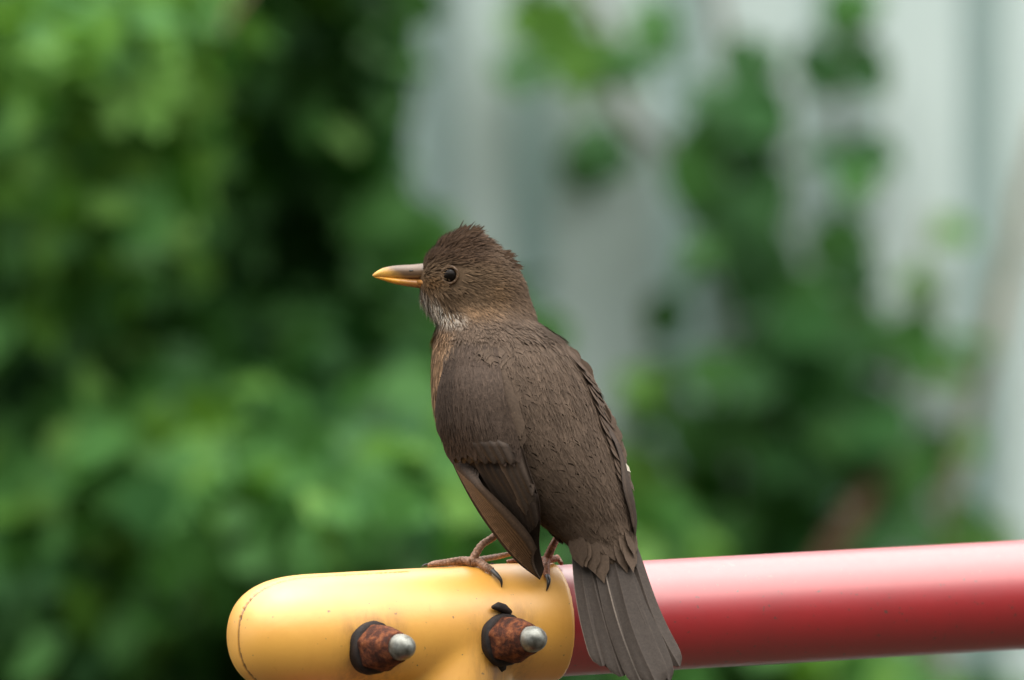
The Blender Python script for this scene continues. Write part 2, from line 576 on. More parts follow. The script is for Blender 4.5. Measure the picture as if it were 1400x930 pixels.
for cx, cy, sp, cnt, mt, sz in clumps:
    for k in range(max(1, round(cnt * .62))):
        a = NR.normal(0, sp * .75, 2)
        y = FY - 0.035 - NR.random() * 0.13
        tip = np.array([NR.normal(0, .5), -0.25, -0.9])
        mm = mt if NR.random() < .9 else M_
        leaf_object(vine, P(cx + a[0], cy + a[1], y), rnd_normal((0, -.9, .5), .35), tip, sz * NR.uniform(.65, 1.0), int(NR.integers(0, 2)), mm)
for pl in ([(1100, 2000), (1090, 900), (1120, 640), (1080, 420), (1010, 150), (960, -100)],
           [(1120, 640), (1160, 420), (1150, 200), (1165, -60)],
           [(1080, 420), (950, 250), (850, 150), (830, 30), (760, -60)],
           [(1090, 900), (960, 700), (920, 520)]):
    branch('stem', [P(a, c, FY - .04) for a, c in pl], .006, .003, M_BARK, vine)
branch('stem', [P(1110, 800, FY - .16), P(1165, 710, FY - .16), P(1225, 610, FY - .13)], .011, .008, M_BARK, vine)

vine2 = thing('slender_climber', 'thin pale leaning stem with a few small leaves at the right of the fence', 'climber', (fx(1290), FY - 0.05, 0))
branch('stem', [P(1260, 1800, FY - .05), P(1285, 800, FY - .06), P(1330, 560, FY - .06), P(1375, 380, FY - .05), P(1430, 150, FY - .05)], .008, .006, M_DRY, vine2)
branch('stem', [P(1285, 800, FY - .06), P(1235, 560, FY - .06), P(1250, 440, FY - .05), P(1270, 290, FY - .05)], .003, .002, M_DRY, vine2)
for cx, cy, sp, cnt, mt, sz in [(1238, 452, 14, 5, M_, .045), (1250, 495, 10, 1, L_, .04), (1268, 315, 10, 2, L_, .04), (1262, 362, 8, 2, L_, .035),
                                (1330, 715, 16, 4, L_, .045), (1320, 560, 10, 1, L_, .035), (1300, 700, 12, 1, M_, .04)]:
    for k in range(cnt):
        a = NR.normal(0, sp, 2)
        leaf_object(vine2, P(cx + a[0], cy + a[1], FY - .05 - NR.random() * .05), rnd_normal((0, -.9, .5), .35),
                    np.array([NR.normal(0, .6), -.2, -.8]), sz * NR.uniform(.8, 1.2), 2, mt)

# ---- low shrub under the bar, in front of the fence
shrub = thing('low_shrub', 'low leafy shrub at the foot of the pale fence under the red bar', 'shrub', (0.3, 2.5, 0))
pts = {M_LEAF_D: [], M_LEAF_M: [], M_LEAF_L: []}
for k in range(1500):
    px = NR.uniform(760, 1430); 
    top = float(np.interp(px, [760, 900, 1000, 1150, 1260, 1430], [660, 720, 800, 860, 930, 960]))
    py = top + NR.random()**1.3 * 900
    y = 2.35 + NR.random() * .5
    p = np.array(P(px, py, y))
    if p[2] < .05:
        continue
    r = NR.random()
    mt = M_LEAF_L if r > .7 else M_LEAF_M if r > .25 else M_LEAF_D
    pts[mt].append((p, rnd_normal(), np.array([NR.normal(0, .7), -.3, -.6]), NR.uniform(.045, .07), int(NR.integers(0, 3))))
scatter('foliage', pts, shrub)
for k in range(5):
    x = 0.1 + k * 0.1
    branch('stem', [(x, 2.6, 0), (x + RND.uniform(-.05, .05), 2.6, .6), (x + RND.uniform(-.1, .1), 2.6, 1.3)], .012, .004, M_BARK, shrub)

# ------------------------------------------------------------------ swing frame
TH = math.radians(22)
BO = np.array(P(640, 856, 0.0))                 # a point on the bar's axis
BO[1] = 0.002
EU = np.array([math.cos(TH), math.sin(TH), 0.043 * math.cos(TH)]); EU /= np.linalg.norm(EU)
EW = np.array([math.sin(TH), -math.cos(TH), 0.0])
EV = np.cross(EW, EU); EV /= np.linalg.norm(EV)
if EV[2] < 0:
    EV = -EV
R_Y, R_R = 83 * PX, 76.5 * PX
def bar(u, v, w):
    return BO + u * EU + v * EV + w * EW
def on_bar(px, py, lift=0.0, R=R_Y):
    """point of the bar's near surface seen at a pixel (lifted outwards)"""
    q = np.array(P(px, py, 0.0)); cpos = np.array(cam.location)
    d = q - cpos; d /= np.linalg.norm(d)
    a0 = cpos - BO
    a0 = a0 - EU * a0.dot(EU); d0 = d - EU * d.dot(EU)
    A, B, C = d0.dot(d0), 2 * a0.dot(d0), a0.dot(a0) - (R + lift)**2
    disc = B * B - 4 * A * C
    if disc < 0:                                 # above the ridge: stand on the ridge
        t = -B / (2 * A)
        p = cpos + t * d
        u = (p - BO).dot(EU)
        return Vector(bar(u, R + lift, 0.0))
    return Vector(cpos + d * ((-B - math.sqrt(disc)) / (2 * A)))

frame = thing('swing_frame', 'red swing crossbar in a yellow plastic end joint with two rusty bolts', 'swing frame', (BO[0], BO[1], 0))

def lathe(prof, axis_o, ax, s1, s2, n, mod=None):
    """prof: [(along, radius)] round axis"""
    V, F = [], []
    for i, (a, r) in enumerate(prof):
        for k in range(n):
            th = 2 * math.pi * k / n
            rr = r if mod is None else mod(i, th, r)
            V.append(axis_o + a * ax + rr * (math.cos(th) * s1 + math.sin(th) * s2))
        if i:
            o = (i - 1) * n
            for k in range(n):
                F.append((o + k, o + (k + 1) % n, o + n + (k + 1) % n, o + n + k))
    F.append(tuple(range(n))[::-1])
    o = (len(prof) - 1) * n
    F.append(tuple(range(o, o + n)))
    return V, F

U_END = 41.5e-3
U_DOME = -74e-3
L_DOME = 40e-3
NEXP = 2.6
prof = []
for k in range(25):
    a = math.pi / 2 * (1 - k / 24)
    prof.append((U_DOME - L_DOME * math.sin(a)**(2 / NEXP), max(R_Y * math.cos(a)**(2 / NEXP), 1e-5)))
prof += [(-40e-3, R_Y), (-10e-3, R_Y), (20e-3, R_Y), (U_END - 1e-3, R_Y), (U_END, R_Y - 1e-3)]
mb = MB()
mb.add(*lathe(prof, BO, EU, EV, EW, 96))
LEGS = []
for sgn in (1, -1):
    d = -0.20 * EU - 0.96 * EV + sgn * 0.09 * EW
    d /= np.linalg.norm(d)
    s1 = np.cross(d, EU); s1 /= np.linalg.norm(s1); s2 = np.cross(d, s1)
    LEGS.append((d, s1, s2))
    mb.add(*lathe([(0, .022), (.010, .0258), (.028, .0256), (.045, .0250), (.092, .0248), (.094, .024)], BO - 0.004 * EU, d, s1, s2, 64))
tmp = mesh('corner_fitting', mb.V, mb.F, M_YELLOW)
rm = tmp.modifiers.new('remesh', 'REMESH'); rm.mode = 'VOXEL'; rm.voxel_size = 0.0009
sm = tmp.modifiers.new('smooth', 'SMOOTH'); sm.factor = 0.5; sm.iterations = 7
bpy.context.view_layer.update()
ev = tmp.evaluated_get(bpy.context.evaluated_depsgraph_get())
bm = bmesh.new(); bm.from_mesh(ev.to_mesh()); ev.to_mesh_clear()
bpy.data.objects.remove(tmp)
soft = [v for v in bm.verts if (np.array(v.co) - BO).dot(EU) < U_END - .006]
for _ in range(55):                             # a generous fillet where the leg socket leaves the joint, a crisp rim at the bar
    bmesh.ops.smooth_vert(bm, verts=soft, factor=0.5, use_axis_x=True, use_axis_y=True, use_axis_z=True)
W0 = 7e-3                                     # the moulding seam runs round the joint in a plane along its axis
for off in (-0.0013, -0.0006, 0.0006, 0.0013):
    pc = Vector(BO + (W0 + off) * EW)
    bmesh.ops.bisect_plane(bm, geom=bm.verts[:] + bm.edges[:] + bm.faces[:], dist=1e-7, plane_co=pc, plane_no=Vector(EW))
bm.normal_update()
me = bpy.data.meshes.new('corner_fitting')
seam, stain, BOLTS = [], [], []
for bx_, by_ in ((511, 886), (690, 875)):
    rel = np.array(on_bar(bx_, by_)) - BO
    BOLTS.append((rel.dot(EU), rel.dot(EV)))
for v in bm.verts:
    p = np.array(v.co) - BO
    w, u, vv = p.dot(EW), p.dot(EU), p.dot(EV)
    on = abs(w - W0) < 7e-4 and u < -0.03 and math.hypot(vv, u + .06) > .015
    seam.append(1.0 if on else 0.0)
    st = 0.0
    if w > 0:
        for bu, bv in BOLTS:
            dv_ = bv - vv; k_ = .35 if dv_ > 0 else 1.0
            st = max(st, math.exp(-((u - bu) / .016)**4 - (dv_ * k_ / .016)**4))
    stain.append(st)
    if on:
        v.co -= v.normal * 0.0012
bm.to_mesh(me); bm.free()
at = me.attributes.new('seam', 'FLOAT', 'POINT'); at.data.foreach_set('value', seam)
at = me.attributes.new('stain', 'FLOAT', 'POINT'); at.data.foreach_set('value', stain)
me.materials.append(M_YELLOW)
me.polygons.foreach_set('use_smooth', [True] * len(me.polygons))
fit = bpy.data.objects.new('corner_fitting', me); COL.objects.link(fit); fit.parent = frame
# crossbar and legs
U1 = 2.3
cb = []
for u in np.linspace(0.0, U1, 60):
    cb.append((u, R_R))
mesh('crossbar', *lathe(cb, BO, EU, EV, EW, 96), M_RED, frame)
for d, s1, s2 in LEGS:
    o0 = BO - 0.004 * EU
    L = (o0[2] - 0.0) / -d[2]
    mesh('leg_tube', *lathe([(.06, .0215), (L * .5, .0215), (L, .0215)], o0, d, s1, s2, 48), M_RED, frame)

def bolt(px, py, tab):
    p = on_bar(px, py)
    rel = np.array(p) - BO
    u, v = rel.dot(EU), rel.dot(EV)
    ax = EW * math.cos(math.radians(4)) + EV * math.sin(math.radians(2)) + 0.24 * EU; ax /= np.linalg.norm(ax)
    s1 = EU - ax * EU.dot(ax); s1 /= np.linalg.norm(s1); s2 = np.cross(ax, s1)
    o = np.array(p)
    root = None
    def wob(i, th, r):
        return r * (1 + 0.035 * math.sin(3 * th + i) + 0.02 * math.sin(7 * th + 2 * i))
    ws = mesh('bolt', *lathe([(-.012, .0104), (-.0015, .0117), (.0008, .0119), (.0022, .0113), (.0026, .0095)], o, ax, s1, s2, 48, wob), M_RUBBER, frame)
    if tab:
        V, F = tube([o + ax * .0008 + s1 * a + s2 * c for a, c in ((-.0065, .0150), (-.0035, .0152), (0.000, .0140), (.003, .0118))], [.0008, .0021, .0022, .0016], 8)
        mesh('rubber_tab', V, F, M_RUBBER, ws)
        pp = [on_bar(a, c, .0004) for a, c in ((684, 900), (683, 912), (685, 925), (681, 940))]
        mesh('rubber_tab', *tube(pp, [.0038, .0032, .0014, .0008], 8), M_RUBBER, ws)
    def hexm(i, th, r):
        k = max(0.0, 1 - i / 5)
        h = math.cos(math.pi / 6) / math.cos(((th + .3) % (math.pi / 3)) - math.pi / 6)
        return r * (h * 1.06 * k + (1 - k)) * (1 + .02 * math.sin(5 * th + i * 1.3))
    mesh('nut', *lathe([(.0005, .0100), (.003, .0106), (.008, .0104), (.0115, .0094), (.0150, .0082), (.0185, .0072), (.0200, .0064)], o, ax, s1, s2, 48, hexm), M_RUST, ws)
    R = .0059
    pr = [(.0165, R), (.0215, R)]
    for k in range(1, 13):
        a = math.pi / 2 * k / 12
        pr.append((.0215 + .0078 * math.sin(a), max(R * math.cos(a), 1e-5)))
    mesh('cap', *lathe(pr, o, ax, s1, s2, 40), M_ZINC, ws)
bolt(511, 886, False)
bolt(690, 875, True)

# ------------------------------------------------------------------ blackbird
bird = thing('blackbird', 'brown female blackbird perched on the yellow bar end with its back turned', 'bird', tuple(bar(0.02, R_Y, 0)))

# body rings: left x,y, right x,y (photo px), centre depth mm, half depth mm
RINGS = [
 (618, 319, 650, 318, 18, 4.5), (603, 327, 667, 327, 18, 9), (590, 339, 684, 340, 18, 12.5), (580, 353, 699, 353, 18, 15), (574, 367, 709, 367, 18, 16.5),
 (571, 382, 717, 382, 18, 17.2), (572, 397, 722, 397, 18, 17.4), (577, 412, 727, 411, 18, 17.5), (585, 425, 732, 425, 17.5, 18.5), (594, 437, 737, 438, 16, 20.5),
 (597, 450, 750, 451, 14, 24), (594, 466, 770, 465, 11, 28), (591, 486, 787, 486, 8, 31), (590, 508, 801, 508, 6, 33.5), (590, 532, 813, 532, 4, 34.5),
 (592, 556, 824, 557, 2, 34.5), (597, 580, 832, 581, 0, 33.5), (610, 605, 841, 605, -2, 32), (632, 630, 849, 627, -4, 29.5), (660, 656, 857, 648, -6, 26.5),
 (690, 681, 863, 669, -8, 23), (717, 702, 867, 690, -10.5, 19), (742, 719, 869, 710, -13, 14.5), (762, 733, 867, 727, -16, 10.5), (778, 746, 868, 741, -18.5, 7.0),
 (786, 758, 868, 756, -20.5, 5.0), (796, 768, 862, 768, -22.6, 3.0)]
RG = []
for ri, (lx, ly, rx, ry, yc, b) in enumerate(RINGS):
    if ri < 10:                                  # the loose feathers add this much to the head's outline
        lx, rx = lx + 2.0, rx - 3.0
        if ri < 3:
            ly, ry = ly + 2, ry + 2
    Lp, Rp = P(lx, ly, yc * 1e-3), P(rx, ry, yc * 1e-3)
    c = (Lp + Rp) / 2; h = (Rp - Lp) / 2
    RG.append([*c, *h, b * 1e-3])
RG = np.array(RG)
def body_pt(t, phi):
    """phi = 0 right edge, pi/2 towards the viewer, pi left edge"""
    t, phi = np.broadcast_arrays(np.asarray(t, float), np.asarray(phi, float))
    q = catmull(RG, t)
    co, si = np.cos(phi)[..., None], np.sin(phi)[..., None]
    p = q[..., :3] + q[..., 3:6] * co
    p = p.copy()
    p[..., 1] -= (q[..., 6:7] * si)[..., 0]
    return p
NT, NP = 110, 72
tt = np.linspace(0, len(RG) - 1, NT)
ph = np.linspace(0, 2 * np.pi, NP, endpoint=False)
G = body_pt(tt[:, None], ph[None, :])
BV = [Vector(v) for v in G.reshape(-1, 3)]
BF = []
for i in range(NT - 1):
    for k in range(NP):
        BF.append((i * NP + k, i * NP + (k + 1) % NP, (i + 1) * NP + (k + 1) % NP, (i + 1) * NP + k))
for i, q in ((0, P(633, 313, .018)), (NT - 1, P(830, 774, -.0240))):
    BV.append(q); ci = len(BV) - 1
    for k in range(NP):
        f = (i * NP + k, i * NP + (k + 1) % NP, ci)
        BF.append(f if i else f[::-1])
BVH = BVHTree.FromPolygons(BV, BF)
BILL = np.array(P(574, 379, .018))

def plum(px, py, y):
    """plumage colour (linear) at a place on the bird"""
    r = NR.random()
    mantle = np.array([.122, .085, .060])
    crown = np.array([.070, .040, .023])
    cheek = np.array([.165, .108, .064])
    c = mantle.copy()
    # wing / scapular side somewhat darker, browner
    c = c * (1 - .22 * smooth(720, 640, px) * smooth(490, 560, py))
    head = smooth(452, 418, py)
    hc = cheek + (crown - cheek) * smooth(372, 350, py + .12 * (px - 615) * (-1 if px < 615 else -.35))
    nape = smooth(650, 700, px)
    hc = hc * (1 - nape) + np.array([.125, .082, .052]) * nape
    lore = math.exp(-((px - 590)**2 / 260 + (py - 387)**2 / 70))
    hc = hc * (1 - .5 * lore) + np.array([.22, .11, .035]) * .5 * lore
    rim = math.exp(-((px - 682)**2 / 300 + (py - 404)**2 / 500))
    hc = hc * (1 - .6 * rim) + np.array([.20, .12, .06]) * .6 * rim
    c = c * (1 - head) + hc * head
    # throat: whitish with dark streaks
    d = (py - 394) - 0.50 * (px - 570)
    th = smooth(-2, 12, d) * smooth(456, 434, py) * smooth(650, 612, px)
    if th > .05:
        pale = np.array([.62, .55, .46]) if r < .62 else np.array([.045, .034, .028]) if r < .9 else np.array([.30, .20, .12])
        if py < 428 and px > 606:
            pale = np.array([.075, .055, .042]) if r < .6 else np.array([.24, .17, .11])
        c = c * (1 - th) + pale * th
    rust = math.exp(-((px - 652)**2 / 700 + (py - 428)**2 / 90))
    c = c * (1 - .5 * rust) + np.array([.26, .15, .075]) * .5 * rust
    br = smooth(626, 600, px - .10 * max(0, 480 - py)) * smooth(446, 462, py)
    if y > 0.030:
        br = max(br, float(smooth(440, 470, py)) * .8)
    c = c * (1 - br) + (np.array([.42, .26, .15]) if r < .55 else np.array([.17, .105, .06])) * br
    c = c * (1 + .10 * math.sin(px * .11 + py * .07) * math.sin(py * .09 - px * .05))
    return c * (0.84 + .32 * NR.random())

body_cols = [plum(*to_px(v), v[1]) * .75 for v in BV]
body = mesh('body', BV, BF, M_FEATHER, bird, body_cols)

def flow(p, tdir):
    px, py = to_px(p)
    h = float(smooth(452, 405, py))
    v = np.array(p) - BILL
    v[1] *= .6
    v /= np.linalg.norm(v) + 1e-9
    v = v + np.array([.15, 0, -.15 - .3 * float(smooth(360, 430, py))])
    f = tdir * (1 - h) + v * h
    return f / (np.linalg.norm(f) + 1e-9)

def surf(t, phi):
    e = 1e-3
    p = body_pt(t, phi)
    a = body_pt(t + e * 10, phi) - body_pt(t - e * 10, phi)
    b = body_pt(t, phi + e * 10) - body_pt(t, phi - e * 10)
    a /= np.linalg.norm(a) + 1e-12
    b /= np.linalg.norm(b) + 1e-12
    nn = np.cross(b, a); nn /= np.linalg.norm(nn) + 1e-12
    c = catmull(RG, np.array(t))[:3]
    if nn.dot(p - c) < 0:
        nn = -nn
    return p, nn, a

def lay(on, q, nn, h):
    """drop a point onto a surface and lift it by h"""
    if on is None:
        return q + nn * h
    loc, nr, _, _ = on.find_nearest(Vector(q))
    nr = np.array(nr)
    if nr.dot(nn) < 0:
        nr = -nr
    return np.array(loc) + nr * h

def feather(base, d, nn, length, width, col, lift=.0008, sink=.0006, curl=0.0, edge=1.12, rows=5, cup=.05, on=None, off=0.0):
    """a short cupped contour feather"""
    s = np.cross(d, nn); s /= np.linalg.norm(s) + 1e-9
    V, F, C = [], [], []
    colsx = (-1, -.5, 0, .5, 1)
    for i in range(rows + 1):
        t = i / rows
        wv = width * .5 * (.6 + .4 * min(1, t / .4)) * math.sqrt(max(.02, 1 - (max(0, t - .5) / .5)**2))
        for cx in colsx:
            hgt = -sink * (1 - t) + lift * t + curl * t * t - cup * width * cx * cx
            q = base + d * (length * t - length * .10 * abs(cx)**2 * t) + s * cx * wv
            V.append(lay(on, q, nn, off + hgt))
            k = edge if (abs(cx) == 1 or i == rows) else (1.05 if cx == 0 else .94)
            C.append(np.array(col) * k)
    m_ = len(colsx)
    for i in range(rows):
        for k in range(m_ - 1):
            o = i * m_ + k
            F.append((o, o + 1, o + m_ + 1, o + m_))
    return V, F, C

def tail_y(py):
    return (-20 - 24 * (py - 722) / 210) * 1e-3
# contour feathers over back, breast and rump
mb = MB()
for row, t in enumerate(np.arange(10.2, 24.9, .36)):
    q = catmull(RG, np.array(t))
    per = math.pi * (np.linalg.norm(q[3:6]) + q[6])
    nf = max(8, int(per / .0042))
    for k in range(nf):
        phi = 2 * math.pi * (k + .5 * (row % 2) + NR.uniform(-.25, .25)) / nf
        p, nn, a = surf(t + NR.uniform(-.15, .15), phi)
        px, py = to_px(p)
        d = flow(p, a) + NR.normal(0, .07, 3)
        d -= nn * d.dot(nn); d /= np.linalg.norm(d)
        big = float(smooth(470, 640, py))
        length = (.0105 + .0045 * big) * NR.uniform(.85, 1.15) * (1 - .25 * float(smooth(690, 730, py)))
        width = (.0080 + .0024 * big) * NR.uniform(.9, 1.1)
        mb.add(*feather(p, d, nn, length, width, plum(px, py, p[1]), lift=.00012 + .0002 * NR.random(), sink=.0002, edge=1.10, cup=.004, on=BVH))
# the larger upper tail coverts, their loose tips standing a little off
for px, py, ln in [(806, 690, .012), (822, 696, .013), (838, 690, .013), (852, 686, .012), (800, 706, .013), (816, 712, .012), (832, 708, .014), (846, 704, .014),
                   (858, 702, .013), (792, 716, .014), (808, 722, .013), (826, 722, .010), (842, 718, .014), (856, 718, .013), (863, 712, .012), (782, 726, .012), (790, 734, .010), (800, 730, .013), (812, 734, .015), (834, 728, .009), (850, 728, .013), (860, 726, .014)]:
    h = BVH.ray_cast(Vector(cam.location), (P(px, py, 0) - Vector(cam.location)).normalized())
    if h[0] is None:
        continue
    nn = np.array(h[1]); nn = nn if nn[1] < 0 else -nn
    d = np.array(P(px + 11, py + 40, 0)) - np.array(P(px, py, 0)); d = d + NR.normal(0, .0014, 3)
    d -= nn * d.dot(nn); d /= np.linalg.norm(d)
    loose = py >= 712
    if loose:                                    # these reach past the rump onto the tail
        d = np.array(P(px + 9 - (px - 820) * .12, py + 44, tail_y(py + 44) - .0004 - .0008 * NR.random())) - np.array(h[0]); d /= np.linalg.norm(d)
        nn = nn - d * d.dot(nn); nn /= np.linalg.norm(nn)
        ln *= 1.25
    mb.add(*feather(np.array(h[0]), d, nn, ln * 1.15, .0074 + .0016 * loose, plum(px, py, 0) * NR.uniform(.92, 1.05) * (.9 if loose else 1), lift=.0003 if loose else .0008, sink=.0014 if loose else .0003, edge=1.05, cup=.03 if loose else .015, on=None if loose else BVH))
cf = mb.build('contour_feathers', M_FEATHER, body)
cf['kind'] = 'stuff'

# fine barbs: hair-thin strands over head and body
mb = MB()
def strand(p, d, nn, length, w, col, lift, bend=0.0, on=None, off=0.0):
    s = np.cross(d, nn); s /= np.linalg.norm(s) + 1e-9
    V, C = [], []
    for i, t in enumerate((0, .35, .7, 1.0)):
        c0 = lay(on, p + d * length * t + s * bend * t * t, nn, off + lift * t - .0002)
        ww = w * (.7, 1, .8, .15)[i]
        V += [c0 - s * ww * .5, c0 + s * ww * .5]
        C += [col * (.8 + .3 * t)] * 2
    return V, [(0, 1, 3, 2), (2, 3, 5, 4), (4, 5, 7, 6)], C
def add_strands(count, t0, t1, lo, hi, width, near_only=True, up=0.0):
    k = 0
    while k < count:
        t = NR.uniform(t0, t1)
        phi = NR.uniform(-.35, math.pi + .35) if near_only else NR.uniform(0, 2 * math.pi)
        p, nn, a = surf(t, phi)
        px, py = to_px(p)
        k += 1
        if nn[1] < .1 and (px - 616)**2 + (py - 376)**2 < 15**2:
            continue
        if px < 577 and 362 < py < 393:
            continue
        d = flow(p, a) + NR.normal(0, .13, 3)
        d -= nn * d.dot(nn); d /= np.linalg.norm(d)
        ln = NR.uniform(lo, hi)
        lift = .0007 + .0006 * NR.random() + up
        if py < 342:                                  # ragged crest
            ln *= 1.0 + .5 * NR.random() * float(smooth(342, 322, py)); lift += .0016 * NR.random()
        if py > 395 and px < 612 and py < 460:        # loose throat feathers
            ln *= 1.35; lift += .0016 * NR.random()
        mb.add(*strand(p, d, nn, ln, width * NR.uniform(.7, 1.2), plum(px + d[0] * ln * 1500, py - d[2] * ln * 1500, p[1]) * (NR.uniform(.72, 1.32) if py < 450 else NR.uniform(.84, 1.16)), lift, NR.normal(0, .0006), on=BVH if py > 470 else None, off=.0003 if py > 470 else 0.0))
add_strands(7600, 0.0, 11, .0035, .0065, .00055)
add_strands(2400, 0.0, 11, .0035, .0065, .0006, False)
add_strands(7000, 10, 25.2, .004, .009, .0004, True, -.0004)
# spiky tufts standing off the crown
tufts = []
for k in range(34):
    f = k / 33
    px, py = np.interp(f, [0, .25, .5, .75, 1], [600, 622, 640, 664, 700]), np.interp(f, [0, .25, .5, .75, 1], [333, 321, 319, 334, 359])
    a = np.interp(f, [0, .3, .55, 1], [60, 38, 18, -26]) + NR.normal(0, 11)
    tufts.append((px, py, 14 * math.cos(math.radians(a)), -14 * math.sin(math.radians(a)), float(np.interp(f, [0, .3, .5, .8, 1], [.003, .0046, .0074, .0070, .0045])) * NR.uniform(.7, 1.15)))
for px, py, dx, dy, ln in tufts:
    for k in range(16):
        p = np.array(P(px + NR.normal(0, 2.5), py + 3 + NR.normal(0, 2.5), .018 + NR.normal(0, .005)))
        d = np.array([dx + NR.normal(0, 1.1), NR.normal(0, 2), -dy + NR.normal(0, 1.1)]); d /= np.linalg.norm(d)
        nn = np.array([0, -1, .2]); nn -= d * d.dot(nn); nn /= np.linalg.norm(nn)
        mb.add(*strand(p, d, nn, ln * NR.uniform(.75, 1.1), .0006, np.array([.090, .054, .033]) * NR.uniform(.7, 1.25), .0))
fs = mb.build('feather_barbs', M_FEATHER, body)
fs['kind'] = 'stuff'

# ---- bill
def bill_part(name, rows, c_of):
    """rows: (x, y_top, y_bottom, half depth mm)"""
    n_ = 16
    rr = np.array(rows, float)
    V, C, F = [], [], []
    ts = np.linspace(0, len(rr) - 1, 26)
    q = catmull(rr, ts)
    for i, (x, yt, yb, hd) in enumerate(q):
        for k in range(n_):
            a = 2 * math.pi * k / n_
            cy, hy = (yt + yb) / 2, (yb - yt) / 2
            p = P(x, cy - hy * math.sin(a), .018 - hd * 1e-3 * math.cos(a))
            V.append(p)
            C.append(c_of(x, cy - hy * math.sin(a)))
        if i:
            o = (i - 1) * n_
            for k in range(n_):
                F.append((o + k, o + (k + 1) % n_, o + n_ + (k + 1) % n_, o + n_ + k))
    F.append(tuple(range(n_))); F.append(tuple(range((len(ts) - 1) * n_, len(ts) * n_))[::-1])
    return mesh(name, V, F, M_HORN, bird, C)
def c_up(x, y):
    tip = float(smooth(554, 524, x + (y - 374) * -1.8))
    base = np.array([.12, .075, .045]) * (1 - tip) + np.array([.62, .34, .07]) * tip
    low = float(smooth(377, 383, y)) * (1 - tip)
    return base * (1 - .5 * low) + np.array([.35, .15, .04]) * .5 * low
def c_lo(x, y):
    tip = float(smooth(566, 528, x))
    return np.array([.34, .15, .04]) * (1 - tip) + np.array([.72, .34, .03]) * tip
bill_part('upper_bill', [(590, 359.5, 384, 5.6), (578, 360.2, 383.5, 5.2), (565, 361.6, 382.8, 4.2), (550, 362.4, 382, 3.4), (535, 363.8, 381, 2.7), (522, 367.2, 380, 2.0), (513, 372.5, 378.8, 1.1), (509.5, 376, 378, .3)], c_up)
bill_part('lower_bill', [(592, 381, 396, 5.2), (580, 381, 395, 4.8), (566, 380.8, 393, 3.8), (550, 380, 390.4, 3.1), (535, 379, 387, 2.4), (523, 378, 383.2, 1.5), (514, 377.7, 380.3, .7), (511.5, 378, 379, .2)], c_lo)
V, F = tube([P(572, 385.5, .018 - .0032), P(580, 386.5, .018 - .0056), P(587, 388, .018 - .0090), P(592, 389.5, .018 - .0112)], [.0011, .0012, .0010, .0004], 10)
mesh('gape', V, F, M_HORN, bird, [(.36, .17, .05)] * len(V))
# nostril
o = P(561.5, 370.5, .018 - .0042)
V, F = tube([P(558, 371, .018 - .0031), P(561, 370.3, .018 - .0036), P(565, 370, .018 - .0041)], [.0002, .0006, .0002], 8)
mesh('nostril', V, F, M_CLAW, next(o_ for o_ in bird.children if o_.name == 'upper_bill'))

# ---- eye with its ring
hit = BVH.ray_cast(Vector(cam.location), (P(616, 376.5, 0) - Vector(cam.location)).normalized())
ec = hit[0] + Vector((0, .0012, 0))
bm = bmesh.new(); bmesh.ops.create_uvsphere(bm, u_segments=32, v_segments=20, radius=.00318)
V = [v.co + ec for v in bm.verts]; bm.verts.index_update(); F = [tuple(v.index for v in f.verts) for f in bm.faces]; bm.free()
eye = mesh('eye', V, F, M_EYE, bird)
V, F, C = [], [], []
nrm = Vector(hit[1]); nrm = nrm if nrm.y < 0 else -nrm
s1 = nrm.cross(Vector((0, 0, 1))).normalized(); s2 = nrm.cross(s1)
N1, N2 = 40, 8
ctr = ec + nrm * .0013
for i in range(N1):
    a = 2 * math.pi * i / N1
    r0 = s1 * math.cos(a) + s2 * math.sin(a)
    for k in range(N2):
        b_ = 2 * math.pi * k / N2
        rad = .00066 * (1 + .15 * math.sin(9 * a))
        V.append(ctr + r0 * (.0038 + rad * math.cos(b_)) + nrm * rad * math.sin(b_) * .8)
        C.append((.11, .065, .032))
        F.append((i * N2 + k, i * N2 + (k + 1) % N2, ((i + 1) % N1) * N2 + (k + 1) % N2, ((i + 1) % N1) * N2 + k))
mesh('eye_ring', V, F, M_SKIN, eye, C)

